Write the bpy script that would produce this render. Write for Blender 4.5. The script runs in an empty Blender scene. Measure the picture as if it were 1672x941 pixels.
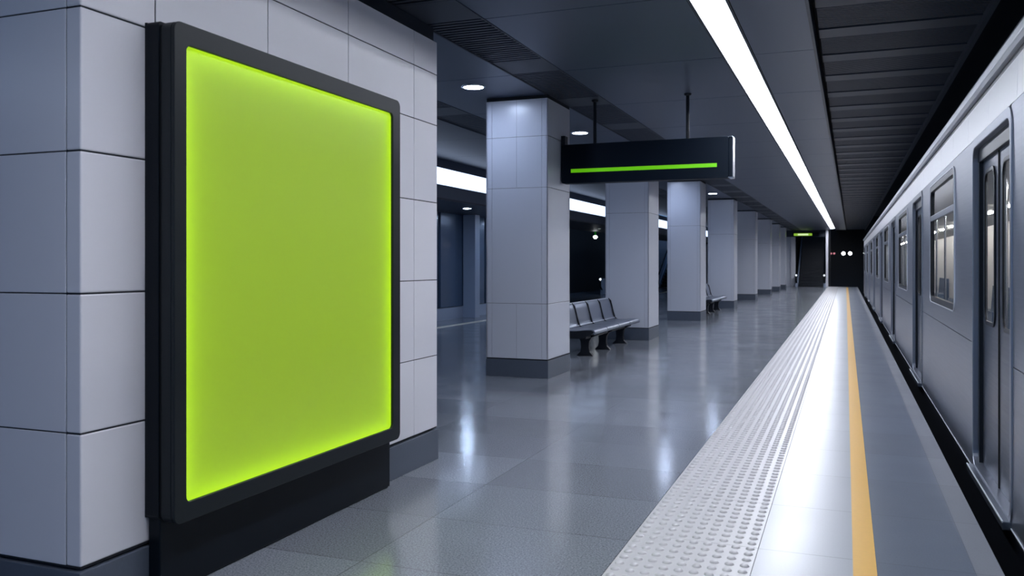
import bpy, bmesh, math, random
from mathutils import Vector
random.seed(7)
scene = bpy.context.scene
COL = scene.collection
PI = math.pi

# ------------------------------------------------------------------ camera
YAW = math.atan(545 / 1400.0)
cam_data = bpy.data.cameras.new('camera')
cam = bpy.data.objects.new('camera', cam_data)
COL.objects.link(cam)
cam.location = (0, 0, 1.6)
cam.rotation_euler = (PI / 2, 0, YAW)
cam_data.sensor_width = 36
cam_data.lens = 1400 / 1672 * 36
cam_data.shift_y = -(470.5 - 431) / 1672
cam_data.clip_end = 300
cam_data.clip_start = 0.05
cam_data.dof.use_dof = True
cam_data.dof.focus_distance = 7.5
cam_data.dof.aperture_fstop = 3.5
scene.camera = cam

# ------------------------------------------------------------------ world, exposure
world = bpy.data.worlds.new('world')
scene.world = world
world.use_nodes = True
bg = world.node_tree.nodes['Background']
bg.inputs[0].default_value = (0.21, 0.42, 0.82, 1)
bg.inputs[1].default_value = 0.8
scene.view_settings.view_transform = 'Standard'
scene.view_settings.look = 'None'
scene.view_settings.exposure = 0.0
scene.view_settings.gamma = 1.0
scene.view_settings.use_curve_mapping = False
scene.cycles.max_bounces = 8
scene.cycles.diffuse_bounces = 4
scene.cycles.glossy_bounces = 4
scene.cycles.transparent_max_bounces = 12
scene.cycles.use_denoising = True
scene.cycles.sample_clamp_indirect = 6

STRIP_POWER = 31.0      # platform light line
FAR_POWER = 2.1         # light band on the far side
DOWN_POWER = 110.0       # round downlights
TRAIN_POWER = 36.0       # saloon lights in the train
GREEN_POWER = 0.375      # face of the advert
EDGE_POWER = 7.0       # tubes round the edge of the advert


# ------------------------------------------------------------------ helpers
def lin(c):
    out = []
    for v in c:
        v /= 255.0
        out.append(v / 12.92 if v <= 0.04045 else ((v + 0.055) / 1.055) ** 2.4)
    return (*out, 1)


def mat(name, rgb, rough=0.5, metal=0.0, coat=0.0, rough_var=0.0, noise_scale=4.0, tint_var=0.0, bump=0.0, spec=0.5):
    m = bpy.data.materials.new(name)
    m.use_nodes = True
    nt = m.node_tree
    b = nt.nodes['Principled BSDF']
    b.inputs['Base Color'].default_value = lin(rgb)
    b.inputs['Roughness'].default_value = rough
    b.inputs['Metallic'].default_value = metal
    b.inputs['Coat Weight'].default_value = coat
    b.inputs['Coat Roughness'].default_value = 0.08
    b.inputs['Specular IOR Level'].default_value = spec
    if rough_var or tint_var or bump:
        tc = nt.nodes.new('ShaderNodeTexCoord')
        n = nt.nodes.new('ShaderNodeTexNoise')
        n.inputs['Scale'].default_value = noise_scale
        n.inputs['Detail'].default_value = 4
        nt.links.new(tc.outputs['Object'], n.inputs['Vector'])
        if rough_var:
            mr = nt.nodes.new('ShaderNodeMapRange')
            mr.inputs['To Min'].default_value = max(0.02, rough - rough_var)
            mr.inputs['To Max'].default_value = rough + rough_var
            nt.links.new(n.outputs['Fac'], mr.inputs['Value'])
            nt.links.new(mr.outputs['Result'], b.inputs['Roughness'])
        if tint_var:
            mx = nt.nodes.new('ShaderNodeMix')
            mx.data_type = 'RGBA'
            c = lin(rgb)
            mx.inputs['A'].default_value = (*[v * (1 - tint_var) for v in c[:3]], 1)
            mx.inputs['B'].default_value = (*[min(1, v * (1 + tint_var)) for v in c[:3]], 1)
            nt.links.new(n.outputs['Fac'], mx.inputs['Factor'])
            nt.links.new(mx.outputs['Result'], b.inputs['Base Color'])
        if bump:
            bp = nt.nodes.new('ShaderNodeBump')
            bp.inputs['Strength'].default_value = bump
            bp.inputs['Distance'].default_value = 0.01
            nt.links.new(n.outputs['Fac'], bp.inputs['Height'])
            nt.links.new(bp.outputs['Normal'], b.inputs['Normal'])
    return m


def emit(name, rgb, power, base=(0, 0, 0)):
    m = bpy.data.materials.new(name)
    m.use_nodes = True
    b = m.node_tree.nodes['Principled BSDF']
    b.inputs['Base Color'].default_value = lin(base)
    b.inputs['Roughness'].default_value = 0.4
    b.inputs['Emission Color'].default_value = lin(rgb)
    b.inputs['Emission Strength'].default_value = power
    return m


def brushed(name, rgb, rough=0.3, metal=0.9, axis=1, stretch=60.0, amount=0.05):
    """stainless sheet: fine streaks along one axis in the gloss"""
    m = mat(name, rgb, rough, metal)
    nt = m.node_tree
    b = nt.nodes['Principled BSDF']
    tc = nt.nodes.new('ShaderNodeTexCoord')
    mp = nt.nodes.new('ShaderNodeMapping')
    sc = [stretch] * 3
    sc[axis] = 1.2
    mp.inputs['Scale'].default_value = sc
    n = nt.nodes.new('ShaderNodeTexNoise')
    n.inputs['Scale'].default_value = 1.0
    n.inputs['Detail'].default_value = 3
    mr = nt.nodes.new('ShaderNodeMapRange')
    mr.inputs['To Min'].default_value = rough - amount
    mr.inputs['To Max'].default_value = rough + amount
    nt.links.new(tc.outputs['Object'], mp.inputs['Vector'])
    nt.links.new(mp.outputs['Vector'], n.inputs['Vector'])
    nt.links.new(n.outputs['Fac'], mr.inputs['Value'])
    nt.links.new(mr.outputs['Result'], b.inputs['Roughness'])
    return m


def stone(name, rgb, w, l, joint, ox, oy, rough=0.16, speck=0.25, tint=0.07, jointcol=0.55, wear=0.06, spec=0.5):
    """polished stone slabs: w across the platform (x), l along it (y)"""
    m = bpy.data.materials.new(name)
    m.use_nodes = True
    nt = m.node_tree
    b = nt.nodes['Principled BSDF']
    L = nt.links.new
    b.inputs['Specular IOR Level'].default_value = spec
    tc = nt.nodes.new('ShaderNodeTexCoord')
    mp = nt.nodes.new('ShaderNodeMapping')
    mp.inputs['Location'].default_value = (-ox, -oy, 0)
    L(tc.outputs['Object'], mp.inputs['Vector'])
    br = nt.nodes.new('ShaderNodeTexBrick')
    br.offset = 0.0
    br.squash = 1.0
    c = lin(rgb)
    br.inputs['Color1'].default_value = (*[v * (1 - tint) for v in c[:3]], 1)
    br.inputs['Color2'].default_value = (*[v * (1 + tint) for v in c[:3]], 1)
    br.inputs['Mortar'].default_value = (*[v * jointcol for v in c[:3]], 1)
    br.inputs['Scale'].default_value = 1.0
    br.inputs['Mortar Size'].default_value = joint
    br.inputs['Mortar Smooth'].default_value = 0.0
    br.inputs['Bias'].default_value = 0.0
    br.inputs['Brick Width'].default_value = w
    br.inputs['Row Height'].default_value = l
    L(mp.outputs['Vector'], br.inputs['Vector'])
    n = nt.nodes.new('ShaderNodeTexNoise')
    n.inputs['Scale'].default_value = 95
    n.inputs['Detail'].default_value = 6
    n.inputs['Roughness'].default_value = 0.75
    L(tc.outputs['Object'], n.inputs['Vector'])
    mr = nt.nodes.new('ShaderNodeMapRange')
    mr.inputs['From Min'].default_value = 0.33
    mr.inputs['From Max'].default_value = 0.67
    mr.inputs['To Min'].default_value = 1 - speck * 0.6
    mr.inputs['To Max'].default_value = 1 + speck
    L(n.outputs['Fac'], mr.inputs['Value'])
    mu = nt.nodes.new('ShaderNodeVectorMath')
    mu.operation = 'SCALE'
    L(br.outputs['Color'], mu.inputs[0])
    L(mr.outputs['Result'], mu.inputs['Scale'])
    L(mu.outputs['Vector'], b.inputs['Base Color'])
    n2 = nt.nodes.new('ShaderNodeTexNoise')
    n2.inputs['Scale'].default_value = 1.6
    n2.inputs['Detail'].default_value = 5
    L(tc.outputs['Object'], n2.inputs['Vector'])
    m2 = nt.nodes.new('ShaderNodeMapRange')
    m2.inputs['From Min'].default_value = 0.3
    m2.inputs['From Max'].default_value = 0.7
    m2.inputs['To Min'].default_value = rough * (1 - wear)
    m2.inputs['To Max'].default_value = rough * (1 + wear)
    L(n2.outputs['Fac'], m2.inputs['Value'])
    L(m2.outputs['Result'], b.inputs['Roughness'])
    bp = nt.nodes.new('ShaderNodeBump')
    bp.inputs['Strength'].default_value = 0.04 if wear > 0.1 else 0.0
    bp.inputs['Distance'].default_value = 0.004
    L(n2.outputs['Fac'], bp.inputs['Height'])
    L(bp.outputs['Normal'], b.inputs['Normal'])
    return m


def glass_mat(name, tint, gloss=0.12, rough=0.04):
    m = bpy.data.materials.new(name)
    m.use_nodes = True
    nt = m.node_tree
    nt.nodes.remove(nt.nodes['Principled BSDF'])
    out = nt.nodes['Material Output']
    tr = nt.nodes.new('ShaderNodeBsdfTransparent')
    tr.inputs['Color'].default_value = (*tint, 1)
    gl = nt.nodes.new('ShaderNodeBsdfGlossy')
    gl.inputs['Roughness'].default_value = rough
    mx = nt.nodes.new('ShaderNodeMixShader')
    mx.inputs[0].default_value = gloss
    nt.links.new(tr.outputs[0], mx.inputs[1])
    nt.links.new(gl.outputs[0], mx.inputs[2])
    nt.links.new(mx.outputs[0], out.inputs[0])
    return m


class MB:
    """collects shapes and links them as ONE mesh object"""

    def __init__(self):
        self.v = []
        self.f = []
        self.sm = []

    def add(self, vs, fs, smooth=False):
        o = len(self.v)
        self.v += [tuple(p) for p in vs]
        self.f += [tuple(i + o for i in f) for f in fs]
        self.sm += [smooth] * len(fs)
        return self

    def box(self, x0, x1, y0, y1, z0, z1):
        vs = [(x, y, z) for x in (x0, x1) for y in (y0, y1) for z in (z0, z1)]
        fs = [(0, 1, 3, 2), (4, 6, 7, 5), (0, 4, 5, 1), (2, 3, 7, 6), (0, 2, 6, 4), (1, 5, 7, 3)]
        return self.add(vs, fs)

    def bbox(self, x0, x1, y0, y1, z0, z1, b=0.004):
        """box with chamfered edges"""
        bm = bmesh.new()
        vs = [bm.verts.new((x, y, z)) for x in (x0, x1) for y in (y0, y1) for z in (z0, z1)]
        for f in [(0, 1, 3, 2), (4, 6, 7, 5), (0, 4, 5, 1), (2, 3, 7, 6), (0, 2, 6, 4), (1, 5, 7, 3)]:
            bm.faces.new([vs[i] for i in f])
        bmesh.ops.bevel(bm, geom=bm.edges[:], offset=b, segments=2, profile=0.5, affect='EDGES')
        bm.verts.index_update()
        self.add([v.co[:] for v in bm.verts], [[v.index for v in f.verts] for f in bm.faces])
        bm.free()
        return self

    def prism(self, pts, fn, a, b, smooth=False):
        """closed outline pts (2D) swept from a to b; fn(p, t) -> 3D"""
        n = len(pts)
        vs = [fn(p, a) for p in pts] + [fn(p, b) for p in pts]
        self.add(vs, [tuple(range(n))[::-1], tuple(range(n, 2 * n))])
        self.add(vs, [(i, (i + 1) % n, n + (i + 1) % n, n + i) for i in range(n)], smooth)
        return self

    def ring(self, outer, inner, fn, a, b):
        n = len(outer)
        vs = [fn(p, a) for p in outer] + [fn(p, a) for p in inner] + [fn(p, b) for p in outer] + [fn(p, b) for p in inner]
        fs = []
        for i in range(n):
            j = (i + 1) % n
            fs += [(i, j, n + j, n + i), (2 * n + j, 2 * n + i, 3 * n + i, 3 * n + j),
                   (j, i, 2 * n + i, 2 * n + j), (n + i, n + j, 3 * n + j, 3 * n + i)]
        return self.add(vs, fs)

    def tube(self, pts, r, seg=10, cap=True):
        pts = [Vector(p) for p in pts]
        n = len(pts)
        vs = []
        for i, p in enumerate(pts):
            d = (pts[min(i + 1, n - 1)] - pts[max(i - 1, 0)]).normalized()
            up = Vector((0, 0, 1)) if abs(d.z) < 0.9 else Vector((1, 0, 0))
            s = d.cross(up).normalized()
            u = s.cross(d)
            for k in range(seg):
                a = 2 * PI * k / seg
                vs.append(p + s * (r * math.cos(a)) + u * (r * math.sin(a)))
        fs = [(i * seg + k, i * seg + (k + 1) % seg, (i + 1) * seg + (k + 1) % seg, (i + 1) * seg + k)
              for i in range(n - 1) for k in range(seg)]
        self.add(vs, fs, True)
        if cap:
            self.add(vs, [tuple(range(seg))[::-1], tuple(range((n - 1) * seg, n * seg))])
        return self

    def lathe(self, prof, c, seg=24, axis='z'):
        """profile of (radius, offset) about an axis through c"""
        vs = []
        for r, h in prof:
            for k in range(seg):
                a = 2 * PI * k / seg
                p, q = r * math.cos(a), r * math.sin(a)
                vs.append((c[0] + p, c[1] + q, c[2] + h) if axis == 'z' else (c[0] + p, c[1] + h, c[2] + q))
        n = len(prof)
        fs = [(i * seg + k, i * seg + (k + 1) % seg, (i + 1) * seg + (k + 1) % seg, (i + 1) * seg + k)
              for i in range(n - 1) for k in range(seg)]
        self.add(vs, fs, True)
        self.add(vs, [tuple(range(seg))[::-1], tuple(range((n - 1) * seg, n * seg))])
        return self

    def build(self, name, material, parent=None, bevel=0.0, seg=2):
        me = bpy.data.meshes.new(name)
        me.from_pydata(self.v, [], self.f)
        me.polygons.foreach_set('use_smooth', self.sm)
        bm = bmesh.new()
        bm.from_mesh(me)
        if bevel:
            bmesh.ops.remove_doubles(bm, verts=bm.verts, dist=1e-6)
        bmesh.ops.recalc_face_normals(bm, faces=bm.faces)
        bm.to_mesh(me)
        bm.free()
        me.materials.append(material)
        o = bpy.data.objects.new(name, me)
        COL.objects.link(o)
        if parent is not None:
            o.parent = parent
            root = parent
            loc = Vector((0, 0, 0))
            while root is not None:
                loc += root.location
                root = root.parent
            if loc.length:
                me.transform(__import__('mathutils').Matrix.Translation(-loc))
        if bevel:
            md = o.modifiers.new('bevel', 'BEVEL')
            md.width = bevel
            md.segments = seg
            md.limit_method = 'ANGLE'
            md.angle_limit = math.radians(40)
        return o


def rrect(a0, a1, b0, b1, r, n=6):
    out = []
    for cx, cy, s in ((a1 - r, b1 - r, 0), (a0 + r, b1 - r, 1), (a0 + r, b0 + r, 2), (a1 - r, b0 + r, 3)):
        for k in range(n + 1):
            t = PI / 2 * (s + k / n)
            out.append((cx + r * math.cos(t), cy + r * math.sin(t)))
    return out


YZ = lambda p, t: (t, p[0], p[1])      # outline in y,z swept along x
XZ = lambda p, t: (p[0], t, p[1])      # outline in x,z swept along y
XY = lambda p, t: (p[0], p[1], t)


def tag(o, label, cat, group=None):
    o['label'] = label
    o['category'] = cat
    if group:
        o['group'] = group
    return o


def thing(name, label, cat, loc=(0, 0, 0), group=None):
    o = bpy.data.objects.new(name, None)
    o.empty_display_size = 0.2
    COL.objects.link(o)
    o.location = loc
    return tag(o, label, cat, group)


def struct(o):
    o['kind'] = 'structure'
    return o


def copy_thing(src, loc, label):
    r = src.copy()
    COL.objects.link(r)
    r.location = loc
    r['label'] = label

    def rec(a, b):
        for ch in list(a.children):
            c = ch.copy()
            COL.objects.link(c)
            c.parent = b
            rec(ch, c)
    rec(src, r)
    return r


# ------------------------------------------------------------------ materials
M_enamel = mat('white_enamel_panel', (223, 222, 229), 0.32, coat=0.08)
M_colpanel = mat('column_enamel_panel', (208, 211, 222), 0.28, coat=0.06)
M_gap = mat('dark_joint', (22, 26, 34), 0.8)
M_base = mat('grey_stone_plinth', (84, 92, 106), 0.35, tint_var=0.12, noise_scale=60)
M_ceil = mat('grey_metal_ceiling', (74, 84, 104), 0.38, metal=0.3)
M_ceildark = mat('dark_metal_ceiling', (50, 56, 68), 0.45, metal=0.3)
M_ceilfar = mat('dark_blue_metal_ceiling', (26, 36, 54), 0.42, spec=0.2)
M_slat = mat('dark_grille', (62, 68, 80), 0.5, metal=0.2)
M_black = mat('black_void', (9, 11, 16), 0.9)
M_tunnel = mat('tunnel_concrete', (20, 23, 30), 0.9, tint_var=0.2)
M_floor = stone('grey_granite_floor', (112, 116, 124), 1.262, 0.86, 0.0035, -1.168, 4.86, rough=0.155, speck=0.95, wear=0.2, tint=0.14, spec=1.0)
M_pale = stone('pale_stone_slabs', (168, 171, 178), 0.55, 0.95, 0.004, -0.5, 4.99, rough=0.3, speck=0.05, tint=0.02, jointcol=0.6, spec=0.3)
M_edge = stone('grey_edge_slabs', (84, 93, 110), 0.476, 0.95, 0.003, 0.151, 4.99, rough=0.36, speck=0.2)
M_coping = stone('light_coping_slabs', (118, 121, 130), 0.3, 0.95, 0.003, 0.55, 4.99, rough=0.45, speck=0.12)
M_yellow = mat('yellow_paint_line', (230, 178, 80), 0.35, tint_var=0.05, noise_scale=30)
M_farline = mat('pale_yellow_line', (214, 208, 196), 0.4)
M_tactile = mat('pale_tactile_tile', (186, 184, 187), 0.33, tint_var=0.03, noise_scale=8)
M_frame = mat('black_powder_coat', (14, 22, 27), 0.42, spec=0.35)
M_framebox = mat('navy_black_sheet', (7, 15, 24), 0.45, spec=0.2)
M_rubber = mat('black_rubber', (8, 9, 12), 0.7)
M_sign = mat('navy_sign_sheet', (5, 18, 32), 0.5, spec=0.15)
M_chrome = mat('polished_steel', (190, 195, 205), 0.18, metal=1.0)
M_steel = brushed('brushed_train_steel', (144, 150, 163), 0.34, 0.85)
M_steelpale = mat('pale_train_cant_rail', (242, 243, 248), 0.3, 0.1)
M_doorsteel = brushed('train_door_steel', (104, 111, 124), 0.34, 0.85)
M_darktrim = mat('dark_train_trim', (26, 30, 38), 0.35, metal=0.4)
M_roof = mat('train_roof_grey', (96, 101, 112), 0.4, metal=0.5)
M_gutter = mat('train_gutter_steel', (222, 226, 234), 0.3, 0.4)
M_bench = mat('dark_bench_steel', (150, 157, 172), 0.33, metal=0.75)
M_benchedge = mat('bench_bright_edge', (225, 230, 240), 0.3, metal=0.6)
M_leg = mat('cast_iron_leg', (24, 28, 36), 0.45, metal=0.3)
M_glass = glass_mat('train_window_glass', (0.9, 0.91, 0.93), 0.06, 0.12)
M_balglass = glass_mat('balustrade_glass', (0.55, 0.6, 0.66), 0.1)
M_inner = mat('train_lining', (214, 212, 210), 0.5)
M_screen = mat('blue_grey_screen_panel', (84, 104, 132), 0.25, metal=0.2, coat=0.3)
M_kick = mat('grey_kick_panel', (160, 172, 194), 0.4)
M_green = emit('lit_green_advert', (186, 226, 52), GREEN_POWER, (95, 116, 26))
_nt = M_green.node_tree
_tr = _nt.nodes.new('ShaderNodeBsdfTranslucent')
_tr.inputs['Color'].default_value = lin((200, 240, 60))
_ad = _nt.nodes.new('ShaderNodeAddShader')
_nt.links.new(_nt.nodes['Principled BSDF'].outputs[0], _ad.inputs[0])
_nt.links.new(_tr.outputs[0], _ad.inputs[1])
_nt.links.new(_ad.outputs[0], _nt.nodes['Material Output'].inputs[0])
M_edge_led = emit('green_edge_tube', (214, 240, 45), EDGE_POWER)
M_stripe = emit('lit_green_stripe', (100, 190, 12), 0.62, (104, 190, 10))
M_strip = emit('white_light_diffuser', (238, 243, 255), STRIP_POWER, (230, 230, 235))
M_far = emit('far_light_diffuser', (198, 219, 255), FAR_POWER, (230, 230, 235))
M_down = emit('downlight_lens', (205, 222, 255), DOWN_POWER, (230, 230, 235))
M_fardown = emit('far_downlight_lens', (195, 220, 255), DOWN_POWER * 2.2, (230, 230, 235))
M_trainlight = emit('saloon_light', (255, 250, 240), TRAIN_POWER * 4, (230, 230, 235))
M_lampwhite = emit('white_lamp', (245, 250, 255), 6.0)
M_lampdim = emit('dim_white_lamp', (225, 240, 235), 1.2)
M_newel = emit('newel_lamp', (225, 235, 245), 2.0)
M_lampred = emit('pink_lamp', (235, 150, 165), 0.8)
M_lampgreen = emit('green_lamp', (30, 150, 40), 0.25)
M_exit = emit('lit_exit_panel', (214, 236, 180), 1.0)
M_exitg = emit('lit_exit_panel_edge', (150, 200, 60), 0.8)

# ================================================================== SETTING
CZ = 3.96                        # ceiling height
SK = 0.006                       # the hall runs very slightly off the track
YN, YF = -8.0, 63.8              # near and far ends
sx = lambda x, y: x + SK * (y - 11.3)


def skbox(mb, x0, x1, y0, y1, z0, z1):
    """box that follows the hall's axis"""
    vs = [(sx(x, y), y, z) for x in (x0, x1) for y in (y0, y1) for z in (z0, z1)]
    mb.add(vs, [(0, 1, 3, 2), (4, 6, 7, 5), (0, 4, 5, 1), (2, 3, 7, 6), (0, 2, 6, 4), (1, 5, 7, 3)])


# floor zones
struct(MB().box(-14, -1.168, YN, YF, -0.25, 0).build('floor', M_floor))
struct(MB().box(-0.456, 0.035, YN, YF, -0.25, 0).build('trim_1', M_pale))
struct(MB().box(0.151, 0.627, YN, YF, -0.25, 0).build('trim_2', M_edge))
struct(MB().box(0.627, 0.76, YN, YF, -0.25, 0).build('trim_3', M_coping))
struct(MB().box(0.70, 0.74, YN, YF, -1.3, -0.25).build('wall_platform', M_black))
tag(MB().box(0.035, 0.151, YN, YF, -0.25, 0.0012).build('safety_line', M_yellow),
    'yellow safety line running along the platform beside the train', 'line')
tag(MB().box(-9.62, -9.38, YN, YF, 0, 0.0015).build('safety_line', M_farline),
    'pale safety line across the floor on the far side behind the columns', 'line')

# tactile paving with rows of domes
mb = MB()
y = YN
k0 = math.floor((YN - 4.99) / 0.95)
yy = 4.99 + k0 * 0.95
while yy < YF:
    a, b = max(yy, YN), min(yy + 0.95, YF)
    if b - a > 0.02:
        mb.box(-1.165, -0.812, a + 0.0015, b - 0.0015, -0.25, 0.002)
        mb.box(-0.811, -0.459, a + 0.0015, b - 0.0015, -0.25, 0.002)
    yy += 0.95
y = 1.0
row = 0
while y < YF - 0.1:
    near = y < 13
    for c in range(9):
        cx = -1.165 + 0.0392 * (1 + 2 * c)
        seg = 12 if near else 6
        prof = [(0.026, 0.0), (0.0225, 0.006), (0.015, 0.0105)] if near else [(0.026, 0.0), (0.016, 0.01)]
        vs = []
        for r, h in prof:
            for k in range(seg):
                an = 2 * PI * k / seg
                vs.append((cx + r * math.cos(an), y + r * math.sin(an), 0.002 + h))
        fs = [(i * seg + k, i * seg + (k + 1) % seg, (i + 1) * seg + (k + 1) % seg, (i + 1) * seg + k)
              for i in range(len(prof) - 1) for k in range(seg)]
        fs.append(tuple((len(prof) - 1) * seg + k for k in range(seg)))
        mb.add(vs, fs, True)
    y += 0.0965
tag(mb.build('tactile_paving', M_tactile), 'pale tactile paving strip with rows of raised domes', 'tactile paving')
struct(MB().box(-1.168, -0.456, YN, YF, -0.25, -0.004).build('floor_bed', M_gap))

# ceiling panels with joints every 2.4 m
mb = MB()
joints = [7.6 + 2.4 * k for k in range(-7, 25)]
joints = [j for j in joints if YN - 2.4 < j < YF]
bands = [(-5.5, -3.9), (-3.22, -1.305), (-0.955, -0.32)]
for j in joints:
    a, b = max(j, YN), min(j + 2.4, YF)
    for x0, x1 in (bands if b > -0.5 else bands[:1] + [(-3.22, -0.32)]):
        skbox(mb, x0 + 0.004, x1 - 0.004, a + 0.006, b - 0.006, CZ, CZ + 0.03)
struct(mb.build('ceiling', M_ceil))
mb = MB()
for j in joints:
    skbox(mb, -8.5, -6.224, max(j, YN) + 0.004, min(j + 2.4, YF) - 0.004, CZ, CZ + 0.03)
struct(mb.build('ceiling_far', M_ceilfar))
mb = MB()
skbox(mb, -8.5, -0.32, YN, YF, CZ + 0.16, CZ + 0.2)
struct(mb.build('ceiling_void', M_black))
# two ribbed grille bands
for nm, x0, x1 in (('ceiling_grille', -3.9, -3.22), ('ceiling_grille', -6.22, -5.5)):
    mb = MB()
    for j in joints:
        a, b = max(j, YN), min(j + 2.4, YF)
        if b - a < 0.7:
            continue
        skbox(mb, x0 + 0.02, x1 - 0.02, b - 0.62, b, CZ + 0.01, CZ + 0.03)
        q = a + 0.03
        while q < b - 0.66:
            skbox(mb, x0 + 0.02, x1 - 0.02, q, q + 0.045, CZ + 0.01, CZ + 0.05)
            q += 0.085
    skbox(mb, x0 + 0.004, x0 + 0.02, YN, YF, CZ - 0.004, CZ + 0.03)
    skbox(mb, x1 - 0.02, x1 - 0.004, YN, YF, CZ - 0.004, CZ + 0.03)
    struct(mb.build(nm, M_slat))
# edge return and slatted ceiling over the track
mb = MB()
skbox(mb, -0.32, -0.29, YN, YF, CZ - 0.02, CZ + 0.2)
struct(mb.build('trim_4', M_ceildark))
mb = MB()
j = YN
while j < YF + 6:
    q = j
    while q < j + 0.8:
        mb.box(-0.25 + SK * (j - 11.3), 1.27, q, q + 0.028, CZ + 0.12, CZ + 0.15)
        q += 0.05
    mb.box(-0.25 + SK * (j - 11.3), 1.27, j + 0.82, j + 1.18, CZ + 0.11, CZ + 0.14)
    j += 1.2
mb.box(1.27, 1.32, YN, YF + 6, CZ + 0.05, CZ + 0.22)
struct(mb.build('ceiling_slats', M_slat))
struct(MB().box(-0.6, 1.3, YN, YF + 6, CZ + 0.2, CZ + 0.24).build('ceiling_slat_void', M_black))
# tunnel
struct(MB().box(4.6, 4.8, YN, 95, -1.4, 5.2).build('wall_right', M_tunnel))
struct(MB().box(1.25, 4.8, YN, 95, 5.0, 5.2).build('ceiling_tunnel', M_tunnel))
struct(MB().box(0.7, 4.8, YN, 95, -1.4, -1.3).build('floor_trackbed', M_tunnel))

# far side: bulkhead, lower soffit, screen wall, recess
mb = MB()
mb.box(-8.62, -8.5, YN, YF, 3.09, 3.36)
mb.box(-8.62, -8.5, YN, YF, 3.79, CZ + 0.03)
struct(mb.build('wall_bulkhead', M_ceil))
struct(MB().box(-10.7, -8.5, YN, YF, 3.05, 3.09).build('ceiling_soffit', M_ceildark))
mb = MB()
yb = -8.0
while yb < 29.5:
    mb.box(-10.68, -10.61, yb + 0.03, yb + 3.15, 0.36, 3.05)
    yb += 3.3
struct(mb.build('wall_screen', M_screen))
mb = MB()
mb.box(-10.7, -10.592, -8, 29.5, 0.0, 0.34)
struct(mb.build('baseboard_screen', M_kick))
struct(MB().box(-14.2, -14, YN, YF, 0, 6).build('wall_far', M_black))
struct(MB().box(-14, -10.7, YN, YF, 5.6, 5.8).build('ceiling_recess', M_black))
for k, yp in enumerate([13.3, 16.6, 19.9, 23.2, 26.5, 29.5]):
    o = MB().bbox(-10.59, -10.2, yp, yp + 0.35, 0.0, 3.05, 0.008).build('screen_post', M_kick)
    tag(o, ['steel post of the far screen wall, first of its row', 'steel post of the far screen wall, second of its row',
            'steel post of the far screen wall just behind the advert wall', 'pale steel post of the far screen wall in the gap left of the first column',
            'steel post of the far screen wall hidden behind the first column', 'steel post at the far end of the screen wall'][k], 'post', 'posts of the far screen wall')

# end of the hall: wall with the escalator portal, black tunnel mouth
mb = MB()
mb.box(-14, -3.32, YF, YF + 0.3, 3.5, 5)
mb.box(-3.32, -1.25, YF, YF + 0.3, 3.5, 5)
struct(mb.build('wall_back_header', M_ceildark))
struct(MB().box(-14, -3.32, YF, YF + 0.3, 0, 3.5).build('wall_back', M_colpanel))
mb = MB()
mb.box(-1.1, 4.6, 66.5, 66.7, -1.3, 5.2)
mb.box(-1.12, -1.02, YF, 66.5, -0.2, 5.2)
struct(mb.build('wall_tunnel', M_black))
mb = MB()
mb.box(-3.5, -3.34, YF + 0.3, 76, 0, 8)
mb.box(-1.24, -1.14, YF + 0.3, 76, 0, 8)
mb.box(-3.5, -1.14, 76, 76.2, 0, 8)
mb.box(-3.5, -1.14, YF + 0.3, 76, 8, 8.2)
mb.box(-3.5, -1.14, YF, 76, -0.2, 0)
struct(mb.build('wall_shaft', M_black))
struct(MB().bbox(-1.3, -1.14, YF - 0.14, YF - 0.01, 0, CZ, 0.01).build('trim_5', M_enamel))
struct(MB().bbox(-3.62, -3.34, YF - 0.14, YF - 0.01, 0, 3.5, 0.01).build('trim_7', M_enamel))

# ------------------------------------------------------------------ near tiled wall with the advert
WX, WY0, WY1, WT = -3.13, 2.82, 6.34, 3.42
zj = [0.262, 0.85, 1.468, 2.10, 2.735, 3.15, WT]
yj = [WY0, WY0 + 0.085, 3.26, 4.13, 4.995, 5.94, WY1]
mb = MB()
g = 0.0032
for i in range(len(zj) - 1):
    for j in range(2, len(yj) - 1):
        a, b = yj[j], yj[j + 1]
        mb.bbox(WX - 0.02, WX, a + g, b - (g if j < len(yj) - 2 else 0), zj[i] + g, zj[i + 1] - g, 0.0022)
    # wrapped corner piece and the panels of the end face
    mb.bbox(WX - 0.085, WX, WY0, yj[2] - g, zj[i] + g, zj[i + 1] - g, 0.007)
    xs = [WX - 0.085, WX - 1.25, WX - 2.4, WX - 3.2]
    for q in range(3):
        mb.bbox(xs[q + 1] + g, xs[q] - g, WY0, WY0 + 0.02, zj[i] + g, zj[i + 1] - g, 0.0022)
wall = struct(MB().box(WX - 3.2, WX - 0.0045, WY0 + 0.0045, WY1 - 0.004, 0.255, WT - 0.01).build('wall_left', M_gap))
mb.build('wall_panels', M_enamel, wall)
mb = MB()
mb.bbox(WX - 3.22, WX + 0.012, WY0 - 0.014, WY1 + 0.004, 0, 0.245, 0.004)
struct(mb.build('baseboard_left', M_base))
struct(MB().box(WX - 3.2, WX - 0.03, WY0 + 0.03, WY1 - 0.03, 0.24, 0.262).build('trim_6', M_gap))
# dark beam above the wall
mb = MB()
mb.box(-6.3, -3.84, WY0 + 0.4, 7.7, WT + 0.0, CZ - 0.002)
struct(mb.build('ceiling_beam', M_ceildark))

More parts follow.
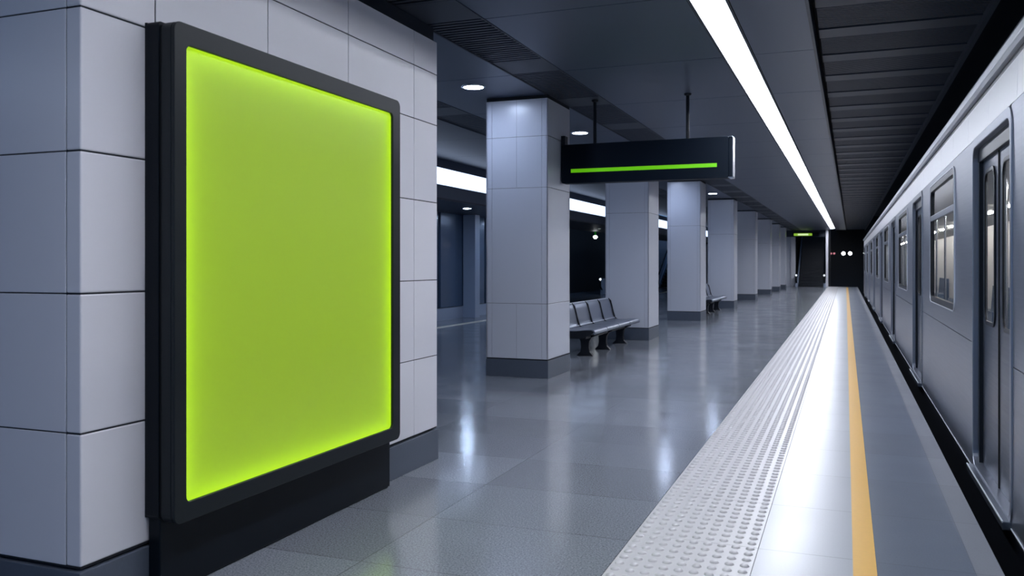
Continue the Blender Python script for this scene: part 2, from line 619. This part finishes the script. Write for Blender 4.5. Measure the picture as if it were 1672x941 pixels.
# ------------------------------------------------------------------ tiled columns
col_front = [11.3, 17.68, 24.25, 31.6, 38.95, 46.4, 52.3, 57.2]
ordn = ['first and nearest white tiled column, left of the hanging sign',
        'second white tiled column, directly under the hanging sign beside the near bench',
        'third white tiled column, under the right half of the hanging sign',
        'fourth white tiled column, with the far bench standing before it',
        'fifth white tiled column of the row down the platform',
        'sixth white tiled column of the row, third from the far end',
        'seventh white tiled column of the row, second from the far end',
        'eighth white tiled column, the last before the end wall']
CW, CD = 0.93, 1.02
rows = [0.262, 1.04, 2.67, 3.39, CZ - 0.045]


def column(i, yf):
    xr = sx(-3.865, yf)
    xl = xr - CW
    t = thing('column', ordn[i], 'column', (xr - CW / 2, yf + CD / 2, 0), 'tiled columns down the platform')
    yb = yf + CD
    MB().box(xl + 0.006, xr - 0.006, yf + 0.006, yb - 0.006, 0.24, CZ - 0.001).build('core', M_gap, t)
    mb = MB()
    g = 0.0022
    rw = rows if i == 0 else [rows[0], rows[2], rows[4]]
    for r in range(len(rw) - 1):
        z0, z1 = rw[r] + g, rw[r + 1] - g
        split = [0.088, CW / 2, CW - 0.088] if i == 0 and r != 1 else [0.088, CW - 0.088]
        # front and rear faces
        cuts = [0.0] + split + [CW]
        for a, b in zip(cuts[:-1], cuts[1:]):
            for y0, y1 in ((yf, yf + 0.02), (yb - 0.02, yb)):
                e = 0.0012
                mb.bbox(xl + a + (e if a else 0), xl + b - (e if b < CW else 0), y0, y1, z0, z1, 0.0018)
        mb.bbox(xr - 0.02, xr, yf, yb, z0, z1, 0.006)
        mb.bbox(xl, xl + 0.02, yf, yb, z0, z1, 0.006)
    mb.build('cladding', M_colpanel, t)
    MB().bbox(xl - 0.004, xr + 0.006, yf - 0.006, yb + 0.006, 0, 0.246, 0.004).build('plinth', M_base, t)
    return t


for i, yf in enumerate(col_front):
    column(i, yf)

# ================================================================== LIGHTS OF THE PLACE
# long platform light line
LN = -0.6
lt = thing('light_line', 'long white light line set in the ceiling along the platform', 'ceiling light', (sx(-1.13, 28), 28, CZ))
mb = MB()
skbox(mb, -1.30, -1.275, LN, YF - 0.3, CZ - 0.008, CZ + 0.11)
skbox(mb, -0.985, -0.96, LN, YF - 0.3, CZ - 0.008, CZ + 0.11)
mb.build('frame', M_ceildark, lt)
for j in joints:
    a, b = max(j, LN), min(j + 2.4, YF - 0.4)
    if b - a < 0.2:
        continue
    mb = MB()
    skbox(mb, -1.274, -0.986, a + 0.011, b - 0.011, CZ + 0.088, CZ + 0.1)
    mb.build('diffuser', M_strip, lt)
# far light band on the bulkhead
fl = thing('light_band', 'white light band on the bulkhead of the far side behind the columns', 'ceiling light', (-8.5, 28, 3.4))
MB().box(-8.56, -8.485, YN, YF, 3.36, 3.385).box(-8.56, -8.485, YN, YF, 3.765, 3.79).build('frame', M_ceil, fl)
k = 0
for j in [YN + 3.6 * q for q in range(20)]:
    b = min(j + 3.6, YF - 0.1)
    MB().box(-8.54, -8.49, j + 0.008, b - 0.008, 3.387, 3.763).build('diffuser', M_far, fl)


def downlight(x, y, z, label, r=0.135, m=None):
    t = thing('downlight', label, 'ceiling light', (x, y, z), 'round downlights in the ceiling')
    MB().lathe([(r + 0.028, 0.0), (r + 0.026, -0.012), (r + 0.004, -0.014), (r, -0.004)], (x, y, z), 28).build('trim_ring', M_chrome, t)
    MB().lathe([(r, -0.003), (r * 0.98, -0.012), (r * 0.6, -0.016)], (x, y, z), 28).build('lens', m or M_down, t)
    return t


downlight(-4.62, 10.45, CZ, 'round ceiling downlight in front of the first column, nearest and largest')
downlight(-4.45, 14.8, CZ, 'round ceiling downlight just above the left end of the hanging sign')
downlight(-4.6, 23.3, CZ, 'round ceiling downlight peeping out just below the hanging sign')
downlight(-4.15, 29.2, CZ, 'small round ceiling downlight beside the fourth column')
for yq, lb in ((12.4, 'small downlight added in the lower far soffit behind the advert wall to light the screens'), (16.4, 'small downlight added in the far soffit next behind the advert wall to light the screens'),
               (20.4, 'small downlight in the lower far soffit left of the first column'),
               (24.4, 'small downlight added in the far soffit to light the screens, hidden behind the first column'), (28.4, 'small downlight added in the far soffit near the end of the screen wall to light it'),
               (42.0, 'small downlight added in the far soffit to light the escalator, hidden behind the second column')):
    downlight(-9.2, yq, 3.05, lb, 0.1, M_fardown)  # the unseen ones are added to light the screen wall and far escalator
downlight(-9.4, 34.0, 3.05, 'dim small downlight in the dark far soffit between the first and second columns', 0.07, M_lampdim)

# ================================================================== ADVERT LIGHTBOX
AX = -2.95
Y0, Y1, Z0, Z1 = 3.19, 5.39, 0.36, 2.755
ad = thing('advert_lightbox', 'large black-framed lightbox glowing plain lime green on the tiled wall', 'advert lightbox', (WX, 4.29, 0))
MB().ring(rrect(Y0, Y1, Z0, Z1, 0.045), rrect(3.272, 5.287, 0.452, 2.652, 0.03), YZ, AX, AX - 0.02).build('bezel', M_frame, ad, 0.0045, 3)
MB().ring(rrect(Y0, Y1, Z0, Z1, 0.045), rrect(Y0 + 0.045, Y1 - 0.045, Z0 + 0.045, Z1 - 0.045, 0.03), YZ, AX - 0.021, AX - 0.078).build('frame_side', M_frame, ad, 0.003)
inner = rrect(Y0 + 0.04, Y1 - 0.04, Z0 + 0.04, Z1 - 0.04, 0.03)
MB().ring(rrect(Y0 + 0.006, Y1 - 0.006, Z0 + 0.02, Z1 - 0.006, 0.03), inner, YZ, AX - 0.079, AX - 0.092).build('gasket', M_rubber, ad)
MB().ring(rrect(Y0 - 0.004, Y1 - 0.03, Z0 + 0.02, Z1 + 0.002, 0.02), rrect(Y0 + 0.04, Y1 - 0.05, Z0 + 0.04, Z1 - 0.04, 0.02), YZ, AX - 0.093, WX + 0.014).build('back_box', M_framebox, ad, 0.003)
MB().box(WX + 0.001, WX + 0.0135, Y0 + 0.0, Y1 - 0.035, Z0 + 0.025, Z1).build('reflector', M_framebox, ad)
face = rrect(3.24, 5.34, 0.41, 2.70, 0.03)
MB().add([YZ(p, AX - 0.022) for p in face], [tuple(range(len(face)))]).build('lit_face', M_green, ad)
for p, q in (((3.255, 0.47), (3.255, 2.63)), ((5.304, 0.47), (5.304, 2.63)), ((3.30, 0.435), (5.26, 0.435)), ((3.30, 2.669), (5.26, 2.669))):
    MB().tube([(AX - 0.09, *p), (AX - 0.09, *q)], 0.007, 8).build('edge_tube', M_edge_led, ad)
mb = MB().bbox(WX + 0.0135, -3.045, Y0 + 0.01, 5.41, 0.008, Z0 + 0.03, 0.005)
mb.bbox(WX + 0.0135, -3.055, Y0 + 0.02, 5.40, 0.0, 0.008, 0.001)
mb.build('plinth', M_framebox, ad)

# ================================================================== HANGING SIGN
SY = 11.85
sg = thing('hanging_sign', 'dark navy hanging sign with a lit green stripe between two ceiling rods', 'sign', (-2.6, SY, 2.76))
sx0, sx1, sz0, sz1 = -3.845, -1.475, 2.765, 3.325
MB().prism(rrect(sx0, sx1, sz0, sz1, 0.025), XZ, SY - 0.0, SY + 0.2).build('sign_board', M_sign, sg, 0.006)
MB().ring(rrect(sx1 - 0.012, sx1 + 0.06, sz0 - 0.004, sz1 + 0.004, 0.02, 4), rrect(sx1 - 0.008, sx1 + 0.05, sz0 + 0.01, sz1 - 0.01, 0.012, 4), XZ, SY + 0.004, SY + 0.196).build('end_cap', M_chrome, sg, 0.003)
MB().bbox(sx1 + 0.001, sx1 + 0.047, SY + 0.01, SY + 0.19, sz0 + 0.012, sz1 - 0.012, 0.004).build('end_panel', M_sign, sg)
MB().bbox(-3.70, -1.63, SY - 0.006, SY + 0.001, 2.915, 2.968, 0.002).build('stripe', M_stripe, sg)
for xr in (-3.37, -2.04):
    MB().tube([(xr, SY + 0.1, sz1 - 0.01), (xr, SY + 0.1, CZ - 0.001)], 0.024, 14).build('rod', M_leg, sg)
    MB().lathe([(0.05, 0), (0.05, -0.018), (0.03, -0.03)], (xr, SY + 0.1, CZ - 0.001), 18).build('ceiling_rose', M_leg, sg)
MB().bbox(-3.86, -3.80, SY + 0.03, SY + 0.17, 2.8, 3.46, 0.005).build('wall_bracket', M_leg, sg)

# ================================================================== BENCHES
def thick(path, th):
    """closed outline: a path and its offset"""
    n = len(path)
    off = []
    for i in range(n):
        d = Vector(path[min(i + 1, n - 1)]) - Vector(path[max(i - 1, 0)])
        d.normalize()
        off.append((path[i][0] + d.y * th, path[i][1] - d.x * th))
    return path + off[::-1]


def bench(x, y0, label):
    """front edge at x, near end at y0, seats facing +x"""
    t = thing('platform_bench', label, 'bench', (x - 0.3, y0 + 1.7, 0), 'four-seat steel benches between the columns')
    pitch = 0.85
    seat_path = [(x + 0.0, 0.405), (x + 0.012, 0.43), (x + 0.005, 0.452), (x - 0.03, 0.462), (x - 0.12, 0.458), (x - 0.28, 0.44), (x - 0.42, 0.437), (x - 0.5, 0.45)]
    back_path = [(x - 0.49, 0.475), (x - 0.515, 0.5), (x - 0.535, 0.56), (x - 0.555, 0.66), (x - 0.585, 0.78), (x - 0.62, 0.865), (x - 0.65, 0.885), (x - 0.672, 0.872)]
    for k in range(4):
        a, b = y0 + pitch * k + 0.012, y0 + pitch * (k + 1) - 0.012
        s = MB().prism(thick(seat_path, 0.02), XZ, a, b, True).build('seat', M_bench, t)
        MB().tube([(x + 0.004, a + 0.005, 0.441), (x + 0.004, b - 0.005, 0.441)], 0.018, 10).build('front_rail', M_benchedge, s)
        bk = MB().prism(thick(back_path, -0.02), XZ, a, b, True).build('backrest', M_bench, t)
        MB().tube([(x - 0.645, a + 0.005, 0.883), (x - 0.645, b - 0.005, 0.883)], 0.013, 8).tube([(x - 0.5, a + 0.005, 0.487), (x - 0.5, b - 0.005, 0.487)], 0.012, 8).build('edge_rail', M_benchedge, bk)
    # dark ribs that carry seat and back between the places and at both ends
    for k in range(5):
        c = y0 + pitch * k
        rib = [(x + 0.02, 0.445), (x - 0.03, 0.472), (x - 0.12, 0.468), (x - 0.3, 0.45), (x - 0.43, 0.448), (x - 0.485, 0.49), (x - 0.525, 0.62), (x - 0.58, 0.84), (x - 0.65, 0.902),
               (x - 0.69, 0.86), (x - 0.61, 0.55), (x - 0.56, 0.38), (x - 0.45, 0.325), (x - 0.2, 0.33), (x - 0.03, 0.4)]
        MB().prism(rib, XZ, c - 0.016, c + 0.016).build('rib', M_leg, t)
    MB().bbox(x - 0.44, x - 0.14, y0 + 0.05, y0 + 4 * pitch - 0.05, 0.315, 0.385, 0.015).build('beam', M_leg, t)
    for yl in (y0 + 0.4, y0 + 1.55, y0 + 2.85):
        c = x - 0.25
        prof = [(c + 0.2, 0.36), (c + 0.12, 0.32), (c + 0.078, 0.25), (c + 0.07, 0.15), (c + 0.085, 0.07), (c + 0.135, 0.02), (c + 0.15, 0.0),
                (c - 0.15, 0.0), (c - 0.135, 0.02), (c - 0.085, 0.07), (c - 0.07, 0.15), (c - 0.078, 0.25), (c - 0.12, 0.32), (c - 0.2, 0.36)]
        MB().prism(prof, XZ, yl - 0.045, yl + 0.045).build('leg', M_leg, t, 0.008)
    return t


bn = bench(-3.98, 14.0, 'dark steel four-seat bench between the first and second columns')
copy_thing(bn, (bn.location.x + 0.06, 27.35 + 1.7, 0), 'small dark bench far off, peeping out between the third and fourth columns')

# ================================================================== TRAIN
TX = 0.95
TE = 52.5
TN = 0.35
PER, D0, DW = 6.6, 6.03, 1.67
ZC = 2.585                                     # underside of the pale cant rail
tr = thing('train', 'brushed steel metro train standing along the right platform edge', 'train', (2.35, 28, -0.3))
doors = [(D0 + PER * k, D0 + PER * k + DW) for k in range(8) if D0 + PER * k + DW < TE]
wins = [(8.95 + PER * k, 11.4 + PER * k) for k in range(-1, 7) if 11.4 + PER * k < TE]
edges = [TN] + [v for d in doors for v in d] + [TE]
mb = MB()
seam = MB()
for i in range(0, len(edges), 2):
    a, b = edges[i], edges[i + 1]
    mb.box(TX, TX + 0.03, a, b, -0.03, 0.966)
    ws = [w for w in wins if w[0] > a and w[1] < b]
    if ws:
        w0, w1 = ws[0][0] + 0.05, ws[0][1] - 0.05
        mb.box(TX, TX + 0.03, a, w0, 0.974, ZC - 0.004)
        mb.box(TX, TX + 0.03, w1, b, 0.974, ZC - 0.004)
        mb.box(TX, TX + 0.03, w0, w1, 0.974, 1.21)
        mb.box(TX, TX + 0.03, w0, w1, 2.46, ZC - 0.004)
    else:
        mb.box(TX, TX + 0.03, a, b, 0.974, ZC - 0.004)
mb.box(TX + 0.02, 3.7, TE - 0.05, TE, -0.03, 2.9)
mb.build('side_panels', M_steel, tr)
# pale cant rail in plates, slightly tipped
mb = MB()
y = TN
while y < TE:
    b = min(y + 1.1, TE)
    p = [(TX, ZC), (TX + 0.03, ZC), (TX + 0.05, 2.845), (TX + 0.008, 2.845)]
    mb.prism(p, XZ, y + 0.003, b - 0.003)
    y += 1.1
mb.build('cant_rail', M_steelpale, tr)
MB().box(TX + 0.02, TX + 0.06, TN, TE, ZC - 0.02, 2.9).build('joint_backing', M_darktrim, tr)
MB().prism([(TX - 0.01, 2.895), (TX - 0.035, 2.91), (TX - 0.035, 2.965), (TX - 0.005, 2.995), (TX + 0.06, 3.0), (TX + 0.06, 2.895)], XZ, TN, TE).build('gutter', M_gutter, tr, 0.006)
pr = []
for k in range(13):
    a = PI * k / 12
    pr.append((2.35 - 1.37 * math.cos(a) , 3.0 + 0.36 * math.sin(a) ** 0.7))
pr = [(TX + 0.03, 2.93)] + pr + [(3.72, 2.93)]
MB().prism(pr, XZ, TN, TE, False).build('roof', M_roof, tr)
MB().box(TX + 0.05, 3.65, TN, TE, -0.55, -0.035).box(TX + 0.02, TX + 0.06, TN, TE, -0.25, -0.032).build('skirt', M_darktrim, tr)
MB().box(TX - 0.006, TX + 0.01, TN, TE, -0.036, -0.028).build('sill_strip', M_gutter, tr)
# interior
MB().box(TX + 0.12, 3.6, TN, TE, 0.0, 0.02).build('saloon_floor', M_base, tr)
mb = MB().box(3.55, 3.65, TN, TE, 0.02, 2.6).box(TX + 0.12, 3.6, TN, TE, 2.6, 2.64)
mb.box(1.2, 3.6, TN, TN + 0.05, 0.02, 2.6)
mb.build('saloon_lining', M_inner, tr)
y = TN + 0.6
while y < TE - 1:
    MB().box(2.56, 2.62, y, y + 0.5, 2.57, 2.6).build('saloon_light', M_trainlight, tr)
    y += 2.2
y = TN + 1.2
while y < 32:
    MB().tube([(1.75, y, 0.02), (1.75, y, 2.6)], 0.02, 8).build('grab_pole', M_chrome, tr)
    y += 1.65
for w in wins:
    MB().prism([(3.1, 0.02), (3.1, 0.5), (3.42, 0.46), (3.46, 1.05), (3.55, 1.05), (3.55, 0.02)], XZ, w[0], w[1]).build('saloon_seat', M_screen, tr)
# windows
for a, b in wins:
    fr = MB().ring(rrect(a, b, 1.157, 2.512, 0.11), rrect(a + 0.065, b - 0.065, 1.222, 2.447, 0.07), YZ, TX - 0.008, TX + 0.035).build('window_frame', M_darktrim, tr, 0.005)
    MB().ring(rrect(a - 0.01, b + 0.01, 1.147, 2.522, 0.118), rrect(a + 0.002, b - 0.002, 1.159, 2.51, 0.108), YZ, TX - 0.012, TX + 0.002).build('frame_bead', M_gutter, fr, 0.003)
    MB().bbox(TX - 0.008, TX + 0.03, a + 0.06, b - 0.06, 2.10, 2.165, 0.005).build('transom', M_steel, fr)
    MB().prism(rrect(a + 0.05, b - 0.05, 1.207, 2.462, 0.08), YZ, TX + 0.012, TX + 0.016).build('glass', M_glass, fr)
# doors
for a, b in doors:
    c = (a + b) / 2
    fr = MB().ring(rrect(a - 0.045, b + 0.045, -0.02, 2.582, 0.12), rrect(a + 0.006, b - 0.006, 0.02, 2.51, 0.1), YZ, TX - 0.01, TX + 0.07).build('door_frame', M_steel, tr, 0.006)
    MB().bbox(TX + 0.03, TX + 0.09, a - 0.02, a + 0.06, 0.02, 2.5, 0.004).bbox(TX + 0.03, TX + 0.09, b - 0.06, b + 0.02, 0.02, 2.5, 0.004).bbox(TX + 0.03, TX + 0.09, a, b, 2.4, 2.52, 0.004).build('seal', M_darktrim, fr)
    MB().bbox(TX - 0.05, TX + 0.1, a + 0.0, b, -0.045, 0.008, 0.005).build('sill_plate', M_doorsteel, fr)
    MB().bbox(TX - 0.054, TX - 0.044, a, b, 0.0, 0.012, 0.002).build('sill_edge', M_gutter, fr)
    for l0, l1 in ((a + 0.03, c - 0.006), (c + 0.006, b - 0.03)):
        w0, w1 = l0 + 0.17, l1 - 0.17
        leaf = MB().ring([*rrect(l0, l1, 0.02, 2.47, 0.01)], [*rrect(w0, w1, 1.155, 2.3, 0.09)], YZ, TX + 0.058, TX + 0.068).build('door_leaf', M_doorsteel, tr, 0.003)
        MB().ring(rrect(w0 - 0.02, w1 + 0.02, 1.135, 2.32, 0.11), rrect(w0 + 0.012, w1 - 0.012, 1.167, 2.288, 0.08), YZ, TX + 0.047, TX + 0.06).build('window_rim', M_darktrim, leaf, 0.004)
        MB().prism(rrect(w0 - 0.004, w1 + 0.004, 1.151, 2.304, 0.09), YZ, TX + 0.060, TX + 0.063).build('window_glass', M_glass, leaf)
    MB().box(TX + 0.05, TX + 0.08, c - 0.006, c + 0.006, 0.02, 2.47).build('door_seal', M_rubber, fr)
MB().lathe([(0.07, 0.0), (0.06, -0.03), (0.03, -0.045)], (TX + 0.02, TE - 0.35, 2.22), 16).build('marker_lamp', M_lampdim, tr)


# ================================================================== ESCALATORS
def escalator(x0, x1, y, label, rise=4.2, newel_lamp=False):
    """lower landing at y, climbing towards +y"""
    t = thing('escalator', label, 'escalator', ((x0 + x1) / 2, y, 0))
    run = rise / math.tan(math.radians(30))
    flat = 0.9
    mb = MB()
    n = int(rise / 0.2)
    mb.box(x0 + 0.2, x1 - 0.2, y - 0.3, y + flat, 0.0, 0.015)
    for k in range(n):
        ya = y + flat + k * run / n
        mb.box(x0 + 0.2, x1 - 0.2, ya, ya + run / n + 0.06, max(0, k * 0.2 - 0.25), (k + 1) * 0.2)
    mb.build('step_band', M_darktrim, t)
    for xs in (x0, x1 - 0.16):
        up = lambda h: [(y - 0.15, h), (y + flat - 0.1, h), (y + flat + run, rise + h)]
        sk = up(0.28)
        MB().prism([(y - 0.15, 0), (y + flat + 0.1, 0), (y + flat + run, rise - 0.3)] + sk[::-1], YZ, xs, xs + 0.16).build('skirting', M_kick, t, 0.006)
        gl = up(0.86)
        front = [(y - 0.15 - 0.29 * math.sin(PI * k / 8), 0.57 - 0.29 * math.cos(PI * k / 8)) for k in range(9)]
        MB().prism(front + gl[1:] + [(y + flat + run, rise + 0.28), (y + flat - 0.1, 0.28)], YZ, xs + 0.06, xs + 0.10).build('balustrade', M_kick if not newel_lamp else M_screen, t)
        path = [(xs + 0.08, p[0] - 0.0, p[1]) for p in front[::1]] + [(xs + 0.08, p[0], p[1] + 0.01) for p in gl[1:]]
        MB().tube(path, 0.042, 10).build('handrail', M_rubber, t)
        MB().lathe([(0.06, 0.0), (0.055, -0.02), (0.03, -0.03)], (xs + 0.08, y - 0.46, 0.8), 16, 'y').build('newel_lamp', M_newel, t)
    return t


escalator(-3.3, -1.3, 63.3, 'dark escalator climbing through the opening in the end wall', 4.0, True)
escalator(-11.9, -10.72, 43.4, 'dim escalator on the far side behind the near bench')
escalator(-11.9, -10.72, 57.0, 'dim escalator far off in the gap between second and third columns', 2.8)

# ================================================================== SIGNS AND LAMPS AT THE END
ex = thing('exit_sign', 'small lit pale green sign above the far escalator opening', 'sign', (-2.8, YF - 0.1, 3.6))
MB().bbox(-3.5, -1.75, YF - 0.16, YF - 0.02, 3.52, 3.8, 0.01).build('sign_board', M_sign, ex)
MB().bbox(-3.42, -2.2, YF - 0.175, YF - 0.155, 3.575, 3.745, 0.02).build('lit_edge', M_exitg, ex)
MB().bbox(-3.15, -2.45, YF - 0.182, YF - 0.17, 3.60, 3.72, 0.01).build('lit_panel', M_exit, ex)


def wall_lamp(name, x, z, m, label, r, yl=66.5, cat='lamp', group=None):
    t = thing(name, label, cat, (x, yl, z), group)
    MB().lathe([(r + 0.03, 0.0), (r + 0.03, -0.05), (r, -0.06)], (x, yl, z), 20, 'y').build('housing', M_rubber, t)
    MB().lathe([(r, -0.061), (r * 0.85, -0.08), (r * 0.4, -0.09)], (x, yl, z), 20, 'y').build('lens', m, t)


wall_lamp('tunnel_lamp', -0.16, 2.35, M_lampwhite, 'left one of two round white lamps in the dark tunnel mouth', 0.13)
wall_lamp('tunnel_lamp', 0.29, 2.35, M_lampwhite, 'right one of two round white lamps in the dark tunnel mouth', 0.13)
wall_lamp('signal_lamp', -1.0, 2.35, M_lampred, 'left one of two small pink signal lamps beside the end wall', 0.07, 66.5)
wall_lamp('signal_lamp', -0.78, 2.35, M_lampred, 'right one of two small pink signal lamps beside the end wall', 0.07, 66.5)
el = thing('emergency_light', 'small bright lamp with a green glow high in the dark far recess', 'lamp', (-10.5, 37.3, 2.81))
MB().tube([(-10.5, 37.3, 3.052), (-10.5, 37.3, 2.85)], 0.035, 10).build('stem', M_lampgreen, el)
MB().lathe([(0.02, 0.08), (0.09, 0.03), (0.1, -0.02), (0.05, -0.08)], (-10.5, 37.3, 2.81), 18).build('lens', M_lampwhite, el)
